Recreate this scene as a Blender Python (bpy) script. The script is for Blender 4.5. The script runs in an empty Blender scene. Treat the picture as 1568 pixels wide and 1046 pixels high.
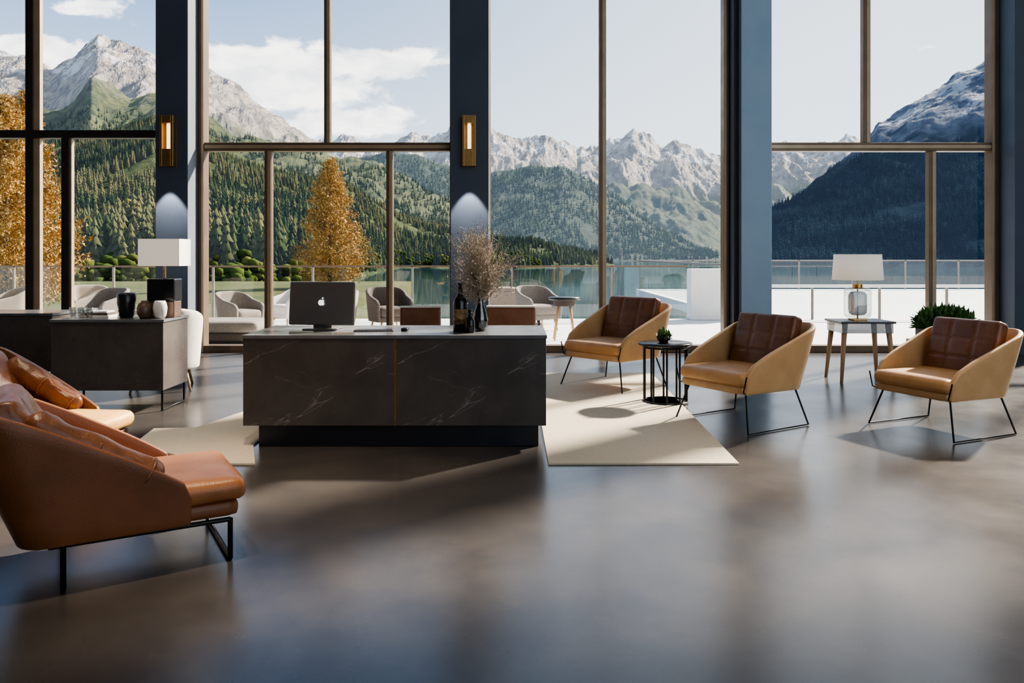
import bpy, bmesh, math, random
import numpy as np
from mathutils import Vector, Matrix, noise, Euler
random.seed(7); np.random.seed(7)
scene = bpy.context.scene
col = scene.collection
try:
    scene.view_settings.look='AgX - Medium High Contrast'
except Exception as ex: print(ex)

# ------------------------------------------------------------------ helpers
def link(o, parent=None):
    col.objects.link(o)
    if parent: o.parent = parent
    return o

def empty(name, loc=(0,0,0), rz=0):
    e = bpy.data.objects.new(name, None); e.empty_display_size = .1
    e.location = loc; e.rotation_euler = (0,0,rz)
    return link(e)

def mesh_obj(name, verts, faces, mat=None, parent=None, smooth=False, loc=(0,0,0), rot=(0,0,0)):
    me = bpy.data.meshes.new(name)
    me.from_pydata(verts, [], faces); me.update()
    if mat: me.materials.append(mat)
    if smooth: me.polygons.foreach_set('use_smooth', [True]*len(me.polygons))
    o = bpy.data.objects.new(name, me); o.location = loc; o.rotation_euler = rot
    return link(o, parent)

def box(name, x0,x1,y0,y1,z0,z1, mat, parent=None, bev=0.0, rot=(0,0,0), seg=2):
    cx,cy,cz=(x0+x1)/2,(y0+y1)/2,(z0+z1)/2
    hx,hy,hz=abs(x1-x0)/2,abs(y1-y0)/2,abs(z1-z0)/2
    bm=bmesh.new(); bmesh.ops.create_cube(bm,size=1)
    for v in bm.verts: v.co=Vector((v.co.x*2*hx,v.co.y*2*hy,v.co.z*2*hz))
    if bev>0:
        bmesh.ops.bevel(bm,geom=bm.edges[:],offset=min(bev,hx*.95,hy*.95,hz*.95),segments=seg,profile=.5,affect='EDGES')
    me=bpy.data.meshes.new(name); bm.to_mesh(me); bm.free(); me.materials.append(mat)
    o=bpy.data.objects.new(name,me); o.location=(cx,cy,cz); o.rotation_euler=rot
    return link(o,parent)

def lathe(name, prof, mat, parent=None, loc=(0,0,0), seg=36, smooth=True, rot=(0,0,0)):
    vs=[];fs=[];n=len(prof)
    for i in range(seg):
        a=2*math.pi*i/seg
        for r,z in prof: vs.append((r*math.cos(a),r*math.sin(a),z))
    for i in range(seg):
        j=(i+1)%seg
        for k in range(n-1):
            fs.append((i*n+k,j*n+k,j*n+k+1,i*n+k+1))
    o=mesh_obj(name,vs,fs,mat,parent,smooth,loc,rot)
    return o

def cyl(name,r,z0,z1,mat,parent=None,loc=(0,0,0),r2=None,seg=28,rot=(0,0,0)):
    if r2 is None:r2=r
    e=min(.004,(z1-z0)*.2)
    return lathe(name,[(0,z0),(r-e,z0),(r,z0+e),(r2,z1-e),(r2-e,z1),(0,z1)],mat,parent,loc,seg,False,rot)

def tube(name, pts, r, mat, parent=None, closed=False, loc=(0,0,0), res=3):
    cu=bpy.data.curves.new(name+'_c','CURVE'); cu.dimensions='3D'; cu.bevel_depth=r; cu.bevel_resolution=res; cu.use_fill_caps=True
    lists = pts if isinstance(pts[0][0],(list,tuple)) else [pts]
    for p in lists:
        s=cu.splines.new('POLY'); s.points.add(len(p)-1)
        for q,v in zip(s.points,p): q.co=(v[0],v[1],v[2],1)
        s.use_cyclic_u=closed
    tmp=bpy.data.objects.new(name+'_c',cu)
    me=bpy.data.meshes.new_from_object(tmp); me.name=name
    bpy.data.objects.remove(tmp)
    me.materials.clear(); me.materials.append(mat)
    me.polygons.foreach_set('use_smooth',[True]*len(me.polygons))
    o=bpy.data.objects.new(name,me); o.location=loc
    return link(o,parent)

def cushion(name,size,mat,loc=(0,0,0),rot=(0,0,0),parent=None,r=.04,puff=.15,n=14,gx=(),gy=(),gd=.25,gw=.05,wr=0,seed=0):
    hx,hy,hz=[s/2 for s in size]
    bm=bmesh.new(); bmesh.ops.create_cube(bm,size=2)
    bmesh.ops.subdivide_edges(bm,edges=bm.edges[:],cuts=n,use_grid_fill=True)
    r=min(r,hx*.98,hy*.98,hz*.98)
    for v in bm.verts:
        p=[math.sin(c*math.pi/2)*.5+c*.5 for c in v.co]
        q=Vector((p[0]*hx,p[1]*hy,p[2]*hz))
        c=Vector((max(-hx+r,min(hx-r,q.x)),max(-hy+r,min(hy-r,q.y)),max(-hz+r,min(hz-r,q.z))))
        d=q-c
        if d.length>1e-9: q=c+d.normalized()*r
        f=1+puff*(1-p[0]**2)*(1-p[1]**2)
        g=0
        for a in gx: g=max(g,math.exp(-((q.x/hx-a)/gw)**2))
        for a in gy: g=max(g,math.exp(-((q.y/hy-a)/gw)**2))
        if abs(p[0])<.97 and abs(p[1])<.97: f*=1-gd*g
        q.z*=f
        if wr:
            nn=noise.noise_vector(Vector((q.x*9+seed,q.y*9,q.z*9)))+.5*noise.noise_vector(Vector((q.x*22+seed,q.y*22,q.z*22)))
            q+=nn*wr
        v.co=q
    me=bpy.data.meshes.new(name); bm.to_mesh(me); bm.free(); me.materials.append(mat)
    me.polygons.foreach_set('use_smooth',[True]*len(me.polygons))
    o=bpy.data.objects.new(name,me); o.location=loc; o.rotation_euler=rot
    return link(o,parent)

# ------------------------------------------------------------------ materials
class NT:
    def __init__(s,nt): s.nt=nt
    def n(s,t,**k):
        x=s.nt.nodes.new(t)
        for a,b in k.items(): setattr(x,a,b)
        return x
    def l(s,a,b): s.nt.links.new(a,b)
    def math(s,op,a,b=None,c=None,clamp=False):
        m=s.n('ShaderNodeMath',operation=op); m.use_clamp=clamp
        for i,v in enumerate((a,b,c)):
            if v is None: continue
            if isinstance(v,(int,float)): m.inputs[i].default_value=v
            else: s.l(v,m.inputs[i])
        return m.outputs[0]
    def mix(s,f,a,b):
        m=s.n('ShaderNodeMix',data_type='RGBA')
        for i,v in ((0,f),(6,a),(7,b)):
            if isinstance(v,(int,float)): m.inputs[i].default_value=v
            elif isinstance(v,(tuple,list)): m.inputs[i].default_value=(*v[:3],1)
            else: s.l(v,m.inputs[i])
        return m.outputs[2]
    def noise(s,vec,scale,detail=4,rough=.55,dist=0):
        m=s.n('ShaderNodeTexNoise'); m.inputs['Scale'].default_value=scale; m.inputs['Detail'].default_value=detail
        m.inputs['Roughness'].default_value=rough; m.inputs['Distortion'].default_value=dist
        if vec is not None: s.l(vec,m.inputs['Vector'])
        return m.outputs['Fac']
    def ss(s,v,a,b,lo=0,hi=1):
        m=s.n('ShaderNodeMapRange',interpolation_type='SMOOTHSTEP'); s.l(v,m.inputs[0])
        for i,x in enumerate((a,b,lo,hi)): m.inputs[i+1].default_value=x
        return m.outputs[0]

def newmat(name):
    m=bpy.data.materials.new(name); m.use_nodes=True; m.node_tree.nodes.clear()
    t=NT(m.node_tree); out=t.n('ShaderNodeOutputMaterial'); return m,t,out

def pbr(name,c1,c2=None,scale=6,rough=.5,rough2=None,metal=0,bump=0,bscale=60,coat=0,emit=None,es=0,spec=.5,stretch=(1,1,1),dist=0):
    m,t,out=newmat(name); b=t.n('ShaderNodeBsdfPrincipled'); t.l(b.outputs[0],out.inputs[0])
    tc=t.n('ShaderNodeTexCoord'); mp=t.n('ShaderNodeMapping'); t.l(tc.outputs['Object'],mp.inputs[0]); mp.inputs['Scale'].default_value=stretch
    v=mp.outputs[0]
    if c2 is None: c2=tuple(x*.8 for x in c1)
    f=t.ss(t.noise(v,scale,5,.6,dist),.3,.7)
    t.l(t.mix(f,c1,c2),b.inputs['Base Color'])
    if rough2 is None: rough2=rough+.08
    t.l(t.ss(t.noise(v,scale*1.7,3),.3,.7,rough,min(1,rough2)),b.inputs['Roughness'])
    b.inputs['Metallic'].default_value=metal
    b.inputs['Coat Weight'].default_value=coat
    b.inputs['Specular IOR Level'].default_value=spec
    if bump:
        bp=t.n('ShaderNodeBump'); bp.inputs['Strength'].default_value=bump; bp.inputs['Distance'].default_value=.01
        t.l(t.noise(v,bscale,4),bp.inputs['Height']); t.l(bp.outputs[0],b.inputs['Normal'])
    if emit:
        b.inputs['Emission Color'].default_value=(*emit,1); b.inputs['Emission Strength'].default_value=es
    return m

def marble(name,base,base2,vein,rough=.3):
    m,t,out=newmat(name); b=t.n('ShaderNodeBsdfPrincipled'); t.l(b.outputs[0],out.inputs[0])
    tc=t.n('ShaderNodeTexCoord'); v=tc.outputs['Object']
    f=t.ss(t.noise(v,2.2,6,.62,.4),.3,.7)
    c=t.mix(f,base,base2)
    def vein_(sc,w,lo,hi,am,seed,ang):
        # thin broken streaks stretched along one direction of the slab
        mp=t.n('ShaderNodeMapping'); t.l(v,mp.inputs[0]); mp.inputs['Location'].default_value=(seed,seed*.7,0); mp.inputs['Rotation'].default_value=(0,ang,0)
        mp2=t.n('ShaderNodeMapping'); t.l(mp.outputs[0],mp2.inputs[0]); mp2.inputs['Scale'].default_value=(.35,1,2.4)
        a=t.math('ABSOLUTE',t.math('SUBTRACT',t.noise(mp2.outputs[0],sc,5,.58,.25),.5))
        return t.math('MULTIPLY',t.math('MULTIPLY',t.ss(a,0,w,1,0),t.ss(t.noise(mp.outputs[0],sc*1.6,2),lo,hi)),am)
    c=t.mix(vein_(1.3,.005,.50,.60,.34,3.1,.5),c,vein)
    c=t.mix(vein_(2.1,.005,.52,.64,.20,7.7,-.35),c,vein)
    t.l(c,b.inputs['Base Color'])
    t.l(t.ss(t.noise(v,14,3),.3,.7,rough,rough+.08),b.inputs['Roughness'])
    return m

def glassy(name,tint=(1,1,1),gl=.07,rough=0.0,fr=.25):
    m,t,out=newmat(name); tr=t.n('ShaderNodeBsdfTransparent'); tr.inputs[0].default_value=(*tint,1)
    g=t.n('ShaderNodeBsdfGlossy'); g.inputs['Roughness'].default_value=rough
    lw=t.n('ShaderNodeLayerWeight'); lw.inputs[0].default_value=.3
    f=t.math('ADD',t.math('MULTIPLY',lw.outputs['Fresnel'],fr),gl*.3,clamp=True)
    mx=t.n('ShaderNodeMixShader'); t.l(f,mx.inputs[0]); t.l(tr.outputs[0],mx.inputs[1]); t.l(g.outputs[0],mx.inputs[2]); t.l(mx.outputs[0],out.inputs[0])
    return m

M_bronze=pbr('bronze_frame',(.16,.11,.07),(.13,.09,.055),3,.38,metal=.3)
M_bronzel=pbr('bronze_lit_trim',(.42,.32,.22),(.36,.27,.18),3,.4,metal=.3)  # lighter bronze for edge strips; carries the frames' lit sides in colour
M_darkfr=pbr('dark_frame',(.035,.03,.028),(.025,.022,.02),3,.4,metal=.3)
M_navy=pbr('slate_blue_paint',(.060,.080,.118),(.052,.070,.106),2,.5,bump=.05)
M_pier_shade=pbr('pier_paint_shaded',(.022,.03,.045),(.02,.026,.04),2,.5,bump=.05)  # darker copy of the column blue, shade painted in
M_navy_lit=pbr('slate_paint_lit_side',(.14,.165,.21),(.13,.15,.19),2,.5,bump=.05)  # lighter copy of the column paint for the sunlit side faces
M_pier_lit=pbr('pier_paint_lit',(.31,.46,.62),(.28,.43,.59),2,.5,bump=.05)  # lighter copy of the column blue, light on the front painted in
M_black=pbr('black_metal',(.012,.012,.013),(.02,.02,.02),10,.35,metal=.6)
M_gold=pbr('brushed_gold',(.55,.34,.14),(.45,.28,.11),20,.3,metal=1)
M_tan=pbr('tan_leather',(.56,.35,.17),(.49,.29,.13),5,.42,bump=.12,bscale=180)
M_tan2=pbr('tan_leather_seat',(.52,.295,.125),(.44,.235,.095),5,.4,bump=.12,bscale=180)
M_brown=pbr('brown_leather',(.20,.085,.042),(.135,.055,.027),7,.28,bump=.15,bscale=150)
M_cog=pbr('cognac_leather',(.34,.14,.05),(.24,.09,.03),4,.34,bump=.15,bscale=150)
M_cogp=pbr('cognac_leather_shell',(.22,.078,.027),(.15,.052,.018),3,.38,bump=.15,bscale=150)
M_cog2=pbr('cognac_leather_dark',(.20,.080,.036),(.11,.044,.02),8,.27,bump=.2,bscale=120)
M_ochre=pbr('ochre_leather',(.70,.41,.14),(.60,.33,.10),6,.42,bump=.12,bscale=150)
M_marb=marble('black_marble',(.055,.048,.045),(.085,.074,.067),(.50,.46,.42),.30)
M_marb2=marble('brown_marble',(.070,.058,.053),(.10,.084,.075),(.34,.30,.27),.25)
M_top=pbr('polished_stone_top',(.12,.12,.125),(.16,.16,.165),5,.14,.2)
M_plinth=pbr('plinth_laminate',(.014,.014,.020),(.018,.018,.024),5,.35)
M_rug=pbr('cream_wool_rug',(.68,.61,.49),(.62,.55,.43),30,.95,bump=.5,bscale=220,spec=.1,stretch=(1,4,1))
M_white=pbr('white_fabric',(.75,.72,.68),(.68,.65,.61),30,.9,bump=.2,bscale=300)
M_shade=pbr('lamp_shade_linen',(.85,.81,.75),(.80,.76,.70),60,.9,emit=(1,.9,.75),es=.3)
M_grey=pbr('grey_fabric',(.24,.215,.19),(.19,.17,.15),30,.9,bump=.2,bscale=300)
M_sand=pbr('sand_fabric',(.40,.34,.28),(.34,.29,.24),30,.9,bump=.2,bscale=300)
M_dgrey=pbr('dark_grey_fabric',(.10,.08,.07),(.08,.065,.055),30,.85,bump=.2,bscale=300)
M_wood=pbr('oak_wood',(.50,.34,.2),(.40,.26,.14),4,.5,stretch=(8,8,1))
M_ceil=pbr('ceiling_plaster',(.42,.41,.40),(.38,.37,.36),2,.9)
M_wallp=pbr('wall_plaster',(.20,.20,.21),(.17,.17,.18),2,.8)
M_terr=pbr('terrace_stone',(.70,.69,.67),(.62,.61,.60),3,.8)
M_parap=pbr('white_parapet_render',(.8,.8,.8),(.72,.72,.73),2,.85)
M_scr=pbr('dark_grey_aluminium',(.19,.17,.155),(.165,.148,.136),3,.36,metal=.4)
M_emb=pbr('emblem_glow',(.85,.85,.85),None,3,.3,emit=(1,1,1),es=1.2)  # emblem brightness put in as white emission
M_ceramic=pbr('black_ceramic',(.02,.02,.022),(.012,.012,.014),8,.18)
M_wcer=pbr('white_ceramic',(.75,.72,.69),(.65,.62,.6),8,.25)
M_bcer=pbr('brown_ceramic',(.16,.10,.075),(.10,.06,.045),8,.3)
M_bottle=pbr('bottle_glass_dark',(.012,.012,.014),(.01,.01,.01),8,.08)
M_label=pbr('bottle_label_gold',(.35,.22,.10),(.05,.03,.02),50,.5)
M_dried=pbr('dried_flower_stems',(.38,.32,.25),(.25,.21,.16),20,.9)
M_leaf=pbr('plant_leaves',(.05,.13,.03),(.09,.20,.05),20,.5)
M_glow=pbr('sconce_glow',(1,.86,.66),None,3,.5,emit=(1,.80,.55),es=2.2)
M_glass=glassy('window_glass',(1,1,1),.02,fr=.15)
M_bglass=glassy('balustrade_glass',(.93,.97,.97),.12,fr=.15)
M_tglass=glassy('thin_clear_glass',(.86,.88,.88),.5)
M_smoke=glassy('smoked_glass',(.35,.35,.37),.5)
M_trunk=pbr('tree_bark',(.10,.07,.05),(.06,.045,.03),8,.9)

def floor_mat():
    m,t,out=newmat('polished_concrete'); b=t.n('ShaderNodeBsdfPrincipled'); t.l(b.outputs[0],out.inputs[0])
    tc=t.n('ShaderNodeTexCoord'); v=tc.outputs['Object']
    f=t.ss(t.noise(v,.6,4,.5,0),.25,.75)
    g=t.ss(t.noise(v,3.2,7,.6,0),.25,.75)
    c=t.mix(f,(.032,.030,.031),(.052,.048,.047)); c=t.mix(t.math('MULTIPLY',g,.55),c,(.080,.070,.061))
    t.l(c,b.inputs['Base Color'])
    t.l(t.ss(t.noise(v,1.3,6,.6,0),.2,.8,.20,.29),b.inputs['Roughness'])
    b.inputs['Specular IOR Level'].default_value=.55
    return m
M_floor=floor_mat()

# ------------------------------------------------------------------ world sky
def make_world():
    w=bpy.data.worlds.new('alpine_sky'); scene.world=w; w.use_nodes=True; w.node_tree.nodes.clear(); t=NT(w.node_tree)
    out=t.n('ShaderNodeOutputWorld'); bg=t.n('ShaderNodeBackground'); t.l(bg.outputs[0],out.inputs[0])
    tc=t.n('ShaderNodeTexCoord'); sp=t.n('ShaderNodeSeparateXYZ'); t.l(tc.outputs['Generated'],sp.inputs[0])
    X,Y,Z=sp.outputs
    Ya=t.math('MAXIMUM',t.math('ABSOLUTE',Y),.15)
    A=t.math('DIVIDE',X,Ya); E=t.math('DIVIDE',Z,Ya)
    base=t.mix(t.ss(Z,-.02,.38),(.70,.82,.92),(.16,.29,.52))
    base=t.mix(t.math('MULTIPLY',t.ss(X,-.40,.45),.66),base,(.88,.95,.99))
    cb=t.n('ShaderNodeCombineXYZ'); t.l(A,cb.inputs[0]); t.l(t.math('MULTIPLY',E,1.8),cb.inputs[1])
    nz=t.noise(cb.outputs[0],11,9,.6,.3)
    tot=None
    for a,e,wa,we,s in ((-.33,.225,.13,.045,1.15),(-.28,.205,.10,.03,1.1),(-.17,.24,.09,.022,1.0),(-.22,.165,.09,.02,1.0),(-.60,.25,.10,.03,1.1),(-.55,.31,.05,.012,.75),(-.12,.25,.03,.012,.9)):
        da=t.math('POWER',t.math('ABSOLUTE',t.math('DIVIDE',t.math('SUBTRACT',A,a),wa)),2.0)
        de=t.math('POWER',t.math('ABSOLUTE',t.math('DIVIDE',t.math('SUBTRACT',E,e),we)),2.0)
        g=t.math('MULTIPLY',t.math('EXPONENT',t.math('MULTIPLY',t.math('ADD',da,de),-1.0)),s)
        tot=g if tot is None else t.math('MAXIMUM',tot,g)
    cl=t.ss(t.math('ADD',nz,t.math('MULTIPLY',tot,.47)),.64,.78)
    cc=t.mix(t.ss(t.noise(cb.outputs[0],16,5),.35,.65),(1.5,1.46,1.4),(.95,.98,1.02))
    t.l(t.mix(cl,base,cc),bg.inputs[0]); bg.inputs[1].default_value=2.1
make_world()

S=Vector((.62,.55,.54)).normalized()
sl=bpy.data.lights.new('sun','SUN'); sl.energy=20; sl.angle=math.radians(2.4); sl.color=(1,.89,.74)
so=bpy.data.objects.new('sun',sl); so.rotation_euler=S.to_track_quat('Z','Y').to_euler(); so.location=(20,20,30); link(so)

# ------------------------------------------------------------------ camera
cd=bpy.data.cameras.new('camera'); cd.sensor_width=36; cd.lens=36*1220/1568; cd.shift_y=-(522.7-390)/1568
cd.clip_end=12000
co=bpy.data.objects.new('camera',cd); co.location=(0,0,1.3); co.rotation_euler=(math.pi/2,0,0); link(co); scene.camera=co

# ------------------------------------------------------------------ room shell
H=8.0
box('floor',-12,15,-4,10.95,-.12,0,M_floor)
box('ceiling',-12.2,15.2,-4,11.0,H,H+.2,M_ceil)
box('wall_left',-12.2,-12,-4,10.95,0,H,M_wallp)
box('wall_right',15,15.2,-4,10.95,0,H,M_wallp)
box('wall_back_fill_block',-12.2,1.5,-4.2,-4,0,H,M_wallp)  # unseen partial wall, added to cut sky fill on the left
def column(name,x0,x1,y0,y1,mat,): return box(name,x0,x1,y0,y1,0,H,mat,bev=.006)
e=empty('column'); box('shaft',-4.61,-4.20,10.3,10.64,0,H,M_navy,e,.006); box('lit_side_skin',-4.20,-4.19,10.30,10.64,0,H,M_navy_lit,e)  # thin pale skin paints sunlight onto the column's right side
e=empty('column'); box('shaft',-.794,-.31,10.3,10.64,0,H,M_navy,e,.006); box('lit_side_skin',-.31,-.30,10.30,10.64,0,H,M_navy_lit,e)  # same pale skin, lit side put into the colour
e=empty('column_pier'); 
box('pier_face',2.963,3.36,10.3,10.9,0,H,M_pier_lit,e,.006)  # light on the pier front is put into its paint colour
box('pier_shade_strip',2.90,2.963,10.42,10.9,0,H,M_pier_shade,e,.004)  # dark strip painted in for the pier side turned from the sun
box('pier_shade_skin',2.955,2.963,10.3,10.42,0,H,M_pier_shade,e)  # dark skin continues the painted side shade forward
column('column',6.5,7.1,10.3,10.9,M_navy)
column('column',10.6,11.2,10.3,10.9,M_navy)
column('column',-9.4,-8.9,10.3,10.9,M_navy)
# windows
Y0,Y1=10.66,10.76
def window(name,x0,x1,trans=None,up=(),low=(),full=(),m=M_bronze,lf=.05,rf=.05,tz=(2.686,2.80),hl=True):
    e=empty(name)
    ft=.04
    box('frame_left',x0,x0+lf,Y0-ft,Y1+ft,0,H,m,e,.005)
    box('frame_right',x1-rf,x1,Y0-ft,Y1+ft,0,H,m,e,.005)
    box('sill',x0+lf,x1-rf,Y0-ft,Y1+ft,0,.09,m,e,.005)
    box('head',x0+lf,x1-rf,Y0-ft,Y1+ft,H-.1,H,m,e,.005)
    if trans:
        box('transom',x0+lf,x1-rf,Y0-.02,Y1+.02,tz[0],tz[1],m,e,.005)
        if hl: box('transom_trim',x0+lf,x1-rf,Y0-.028,Y0-.02,tz[0]+.035,tz[1]-.035,M_bronzel,e,.002)
    def mul(nm,a,b,z0,z1):
        box(nm,a,b,Y0,Y1,z0,z1,m,e,.005)
        if hl: box(nm+'_trim',a+(b-a)*.45,b-.008,Y0-.008,Y0,z0,z1,M_bronzel,e,.002)  # lighter strip paints the mullion's lit right side
    for a,b in up: mul('mullion_upper',a,b,tz[1],H-.1)
    for a,b in low: mul('mullion_lower',a,b,.09,tz[0])
    for a,b in full: mul('mullion',a,b,.09,H-.1)
    if hl and lf>.08: box('frame_left_trim',x0+lf-.035,x0+lf-.005,Y0-ft-.008,Y0-ft,0,H,M_bronzel,e,.002)
    if hl and rf>.06: box('frame_right_trim',x1-rf+.005,x1-rf+.035,Y0-ft-.008,Y0-ft,0,H,M_bronzel,e,.002)
    y=(Y0+Y1)/2
    mesh_obj('glass_pane',[(x0+lf,y,.09),(x1-rf,y,.09),(x1-rf,y,H-.1),(x0+lf,y,H-.1)],[(0,1,2,3)],M_glass,e)
    return e
window('window_1',-8.9,-4.70,True,[],[(-6.034,-5.93)],[(-6.516,-6.42)],M_darkfr,tz=(2.861,2.966),rf=.03,hl=False)
box('lit_side_1',-6.42,-6.33,10.68,10.75,.09,H-.1,M_bronzel)  # pale strips paint the lit right sides of the dark mullions
box('lit_side_2',-5.93,-5.905,10.68,10.75,.09,2.86,M_bronzel)
window('window_2',-4.218,-.80,True,[(-2.517,-2.43)],[(-3.315,-3.22),(-1.684,-1.595)],[],M_bronze,lf=.11,rf=.03)
window('window_3',-.32,2.895,False,[],[],[(1.166,1.262)],M_bronze,lf=.03,rf=.07)
window('window_4',3.36,6.5,True,[(4.70,4.80)],[(5.578,5.68)],[],M_bronze,lf=.06,rf=.10)
window('window_5',7.1,10.6,True,[(8.8,8.9)],[(8.3,8.4)],[],M_bronze)
window('window_6',11.2,14.95,True,[(13.1,13.2)],[(12.8,12.9)],[],M_bronze)
window('window_7',-11.95,-9.4,True,[(-10.6,-10.5)],[(-10.6,-10.5)],[],M_darkfr)

# wall sconces
def sconce(x,y,zc):
    e=empty('wall_sconce',(x,y,zc))
    h=.325;w=.085
    box('backplate',-w,w,-.012,0,-h,h,M_gold,e,.003)
    box('side_left',-w,-w+.03,-.12,-.012,-h,h,M_gold,e,.003)
    box('side_right',w-.03,w,-.12,-.012,-h,h,M_gold,e,.003)
    box('cap_top',-w+.03,w-.03,-.12,-.012,h-.10,h,M_gold,e,.003)
    box('cap_bottom',-w+.03,w-.03,-.12,-.012,-h,-h+.22,M_gold,e,.003)
    cyl('glow_tube',.022,-.10,.22,M_glow,e,(0,-.05,0))
    sp=bpy.data.lights.new('sconce_spot','SPOT'); sp.energy=190; sp.spot_size=math.radians(62); sp.spot_blend=.3; sp.color=(1,.92,.82); sp.shadow_soft_size=.01
    o=bpy.data.objects.new('downlight',sp); o.location=(0,-.17,-h-.02); o.rotation_euler=(math.radians(-2),0,0); link(o,e)
sconce(-4.42,10.3,2.76); sconce(-.55,10.3,2.76)
# unseen ceiling spots, added as warm fill for desk front and chairs
for x,y,en,sz in ((-2.3,2.4,1500,34),(-1.2,3.2,1900,26),(-3.6,4.6,900,36),(2.6,3.0,1300,40),(2.6,.5,1200,45)):
    e=empty('ceiling_fill_light',(x,y,H)); lathe('trim_ring',[(.09,-.0),(.13,-.0),(.13,-.012),(.10,-.012),(.09,.0)],M_black,e)
    sp=bpy.data.lights.new('ceiling_fill_spot','SPOT'); sp.energy=en; sp.spot_size=math.radians(sz); sp.spot_blend=1; sp.color=(1,.80,.58); sp.shadow_soft_size=.15
    o=bpy.data.objects.new('fill_bulb',sp); o.location=(0,0,-.05); o.rotation_euler=(math.radians(8),0,0); link(o,e)

# ------------------------------------------------------------------ rugs
def rug(name,poly,z=.012):
    bm=bmesh.new(); vs=[bm.verts.new((x,y,0.001)) for x,y in poly]; f=bm.faces.new(vs)
    r=bmesh.ops.extrude_face_region(bm,geom=[f]); 
    for v in r['geom']:
        if isinstance(v,bmesh.types.BMVert): v.co.z=z
    bmesh.ops.recalc_face_normals(bm,faces=bm.faces[:])
    me=bpy.data.meshes.new(name); bm.to_mesh(me); bm.free(); me.materials.append(M_rug)
    return link(bpy.data.objects.new(name,me))
rug('area_rug',[(.225,4.93),(1.405,4.93),(1.52,8.7),(.225,8.7)])
rug('area_rug',[(-2.58,5.42),(-1.87,4.93),(-1.59,4.93),(-1.76,5.42),(-1.76,6.7),(-2.2,6.6),(-2.36,5.95),(-2.66,5.92)])

# ------------------------------------------------------------------ reception desk
def desk():
    e=empty('reception_desk',(-.79,5.73,0))
    hw=1.02
    box('plinth',-.93,.97,-.32,.32,0,.15,M_plinth,e,.004)
    box('front_panel_left',-hw,.0,-.37,-.33,.15,.735,M_marb,e,.003)
    box('front_panel_right',.012,hw,-.37,-.33,.15,.735,M_marb,e,.003)
    box('gold_inlay',-.0005,.0125,-.371,-.33,.15,.735,M_gold,e)
    box('side_panel_left',-hw,-hw+.03,-.33,.37,.15,.735,M_marb,e,.003)
    box('side_panel_right',hw-.03,hw,-.33,.37,.15,.735,M_marb,e,.003)
    box('bottom_panel',-hw+.03,hw-.03,-.33,.37,.15,.19,M_marb,e)
    box('drawer_block_left',-.98,-.5,-.2,.36,.19,.735,M_marb2,e,.003)
    box('drawer_block_right',.5,.98,-.2,.36,.19,.735,M_marb2,e,.003)
    box('worktop',-hw-.006,hw+.006,-.378,.378,.735,.76,M_top,e,.004)
desk()

def computer():
    e=empty('desktop_computer',(-1.375,5.78,.76),math.radians(-6))
    T=math.radians(-6)
    box('screen_shell',-.245,.245,-.016,.012,.03,.345,M_scr,e,.012,rot=(T,0,0),seg=3)
    box('display_panel',-.235,.235,.012,.016,.045,.335,M_ceramic,e,.001,rot=(T,0,0))
    box('stand_neck',-.07,.07,.0,.035,.005,.12,M_scr,e,.006)
    box('stand_base',-.12,.12,-.09,.10,.0,.010,M_scr,e,.004)
    pts=[]
    for i in range(48):
        a=2*math.pi*i/48; r=.023*(1+.06*math.cos(2*a)) 
        x=r*math.cos(a); z=r*math.sin(a)*1.05
        if z>0: z-=.006*math.exp(-(x/.006)**2)
        if z<0: z+=.004*math.exp(-(x/.006)**2)
        dx,dz=x-.029,z-.003
        dd=math.hypot(dx,dz)
        if dd<.013: x=.029+dx/dd*.013; z=.003+dz/dd*.013
        pts.append((x,0,z))
    mesh_obj('emblem',pts,[tuple(range(48))],M_emb,e,False,(0,-.0215,.195),(T,0,0))
    lf=[(.002+.011*t+.004*math.sin(math.pi*t)*s,0,.026+.011*t-.004*math.sin(math.pi*t)*s) for s,ts in ((1,[0,.25,.5,.75,1]),(-1,[.75,.5,.25])) for t in ts]
    mesh_obj('emblem_leaf',lf,[tuple(range(len(lf)))],M_emb,e,False,(0,-.0215,.195),(T,0,0))
computer()
e=empty('keyboard',(-.98,5.66,.76),math.radians(5)); box('tray',-.14,.14,-.055,.055,0,.008,M_scr,e,.003)
for r in range(4):
    for c in range(11): box('key',-.132+c*.0242,-.132+c*.0242+.02,-.047+r*.024,-.047+r*.024+.02,.008,.012,M_ceramic,e)
e=empty('computer_mouse',(-.76,5.66,.76)); cushion('body',(.05,.09,.024),M_ceramic,(0,0,.012),parent=e,r=.011,puff=.3,n=6)

# bottle
e=empty('wine_bottle',(-.365,5.6,.76))
lathe('bottle',[(0,0),(.045,0),(.05,.006),(.05,.20),(.046,.225),(.02,.258),(.016,.27),(.016,.325),(.019,.327),(.019,.342),(0,.342)],M_bottle,e)
lathe('label',[(.0505,.055),(.0512,.055),(.0512,.16),(.0505,.16)],M_label,e)
e=empty('spirit_bottle',(-.29,5.53,.76))
lathe('flask',[(0,0),(.03,0),(.034,.005),(.034,.08),(.026,.10),(.012,.115),(.012,.14),(.016,.142),(.016,.16),(0,.16)],M_bottle,e)
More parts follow.
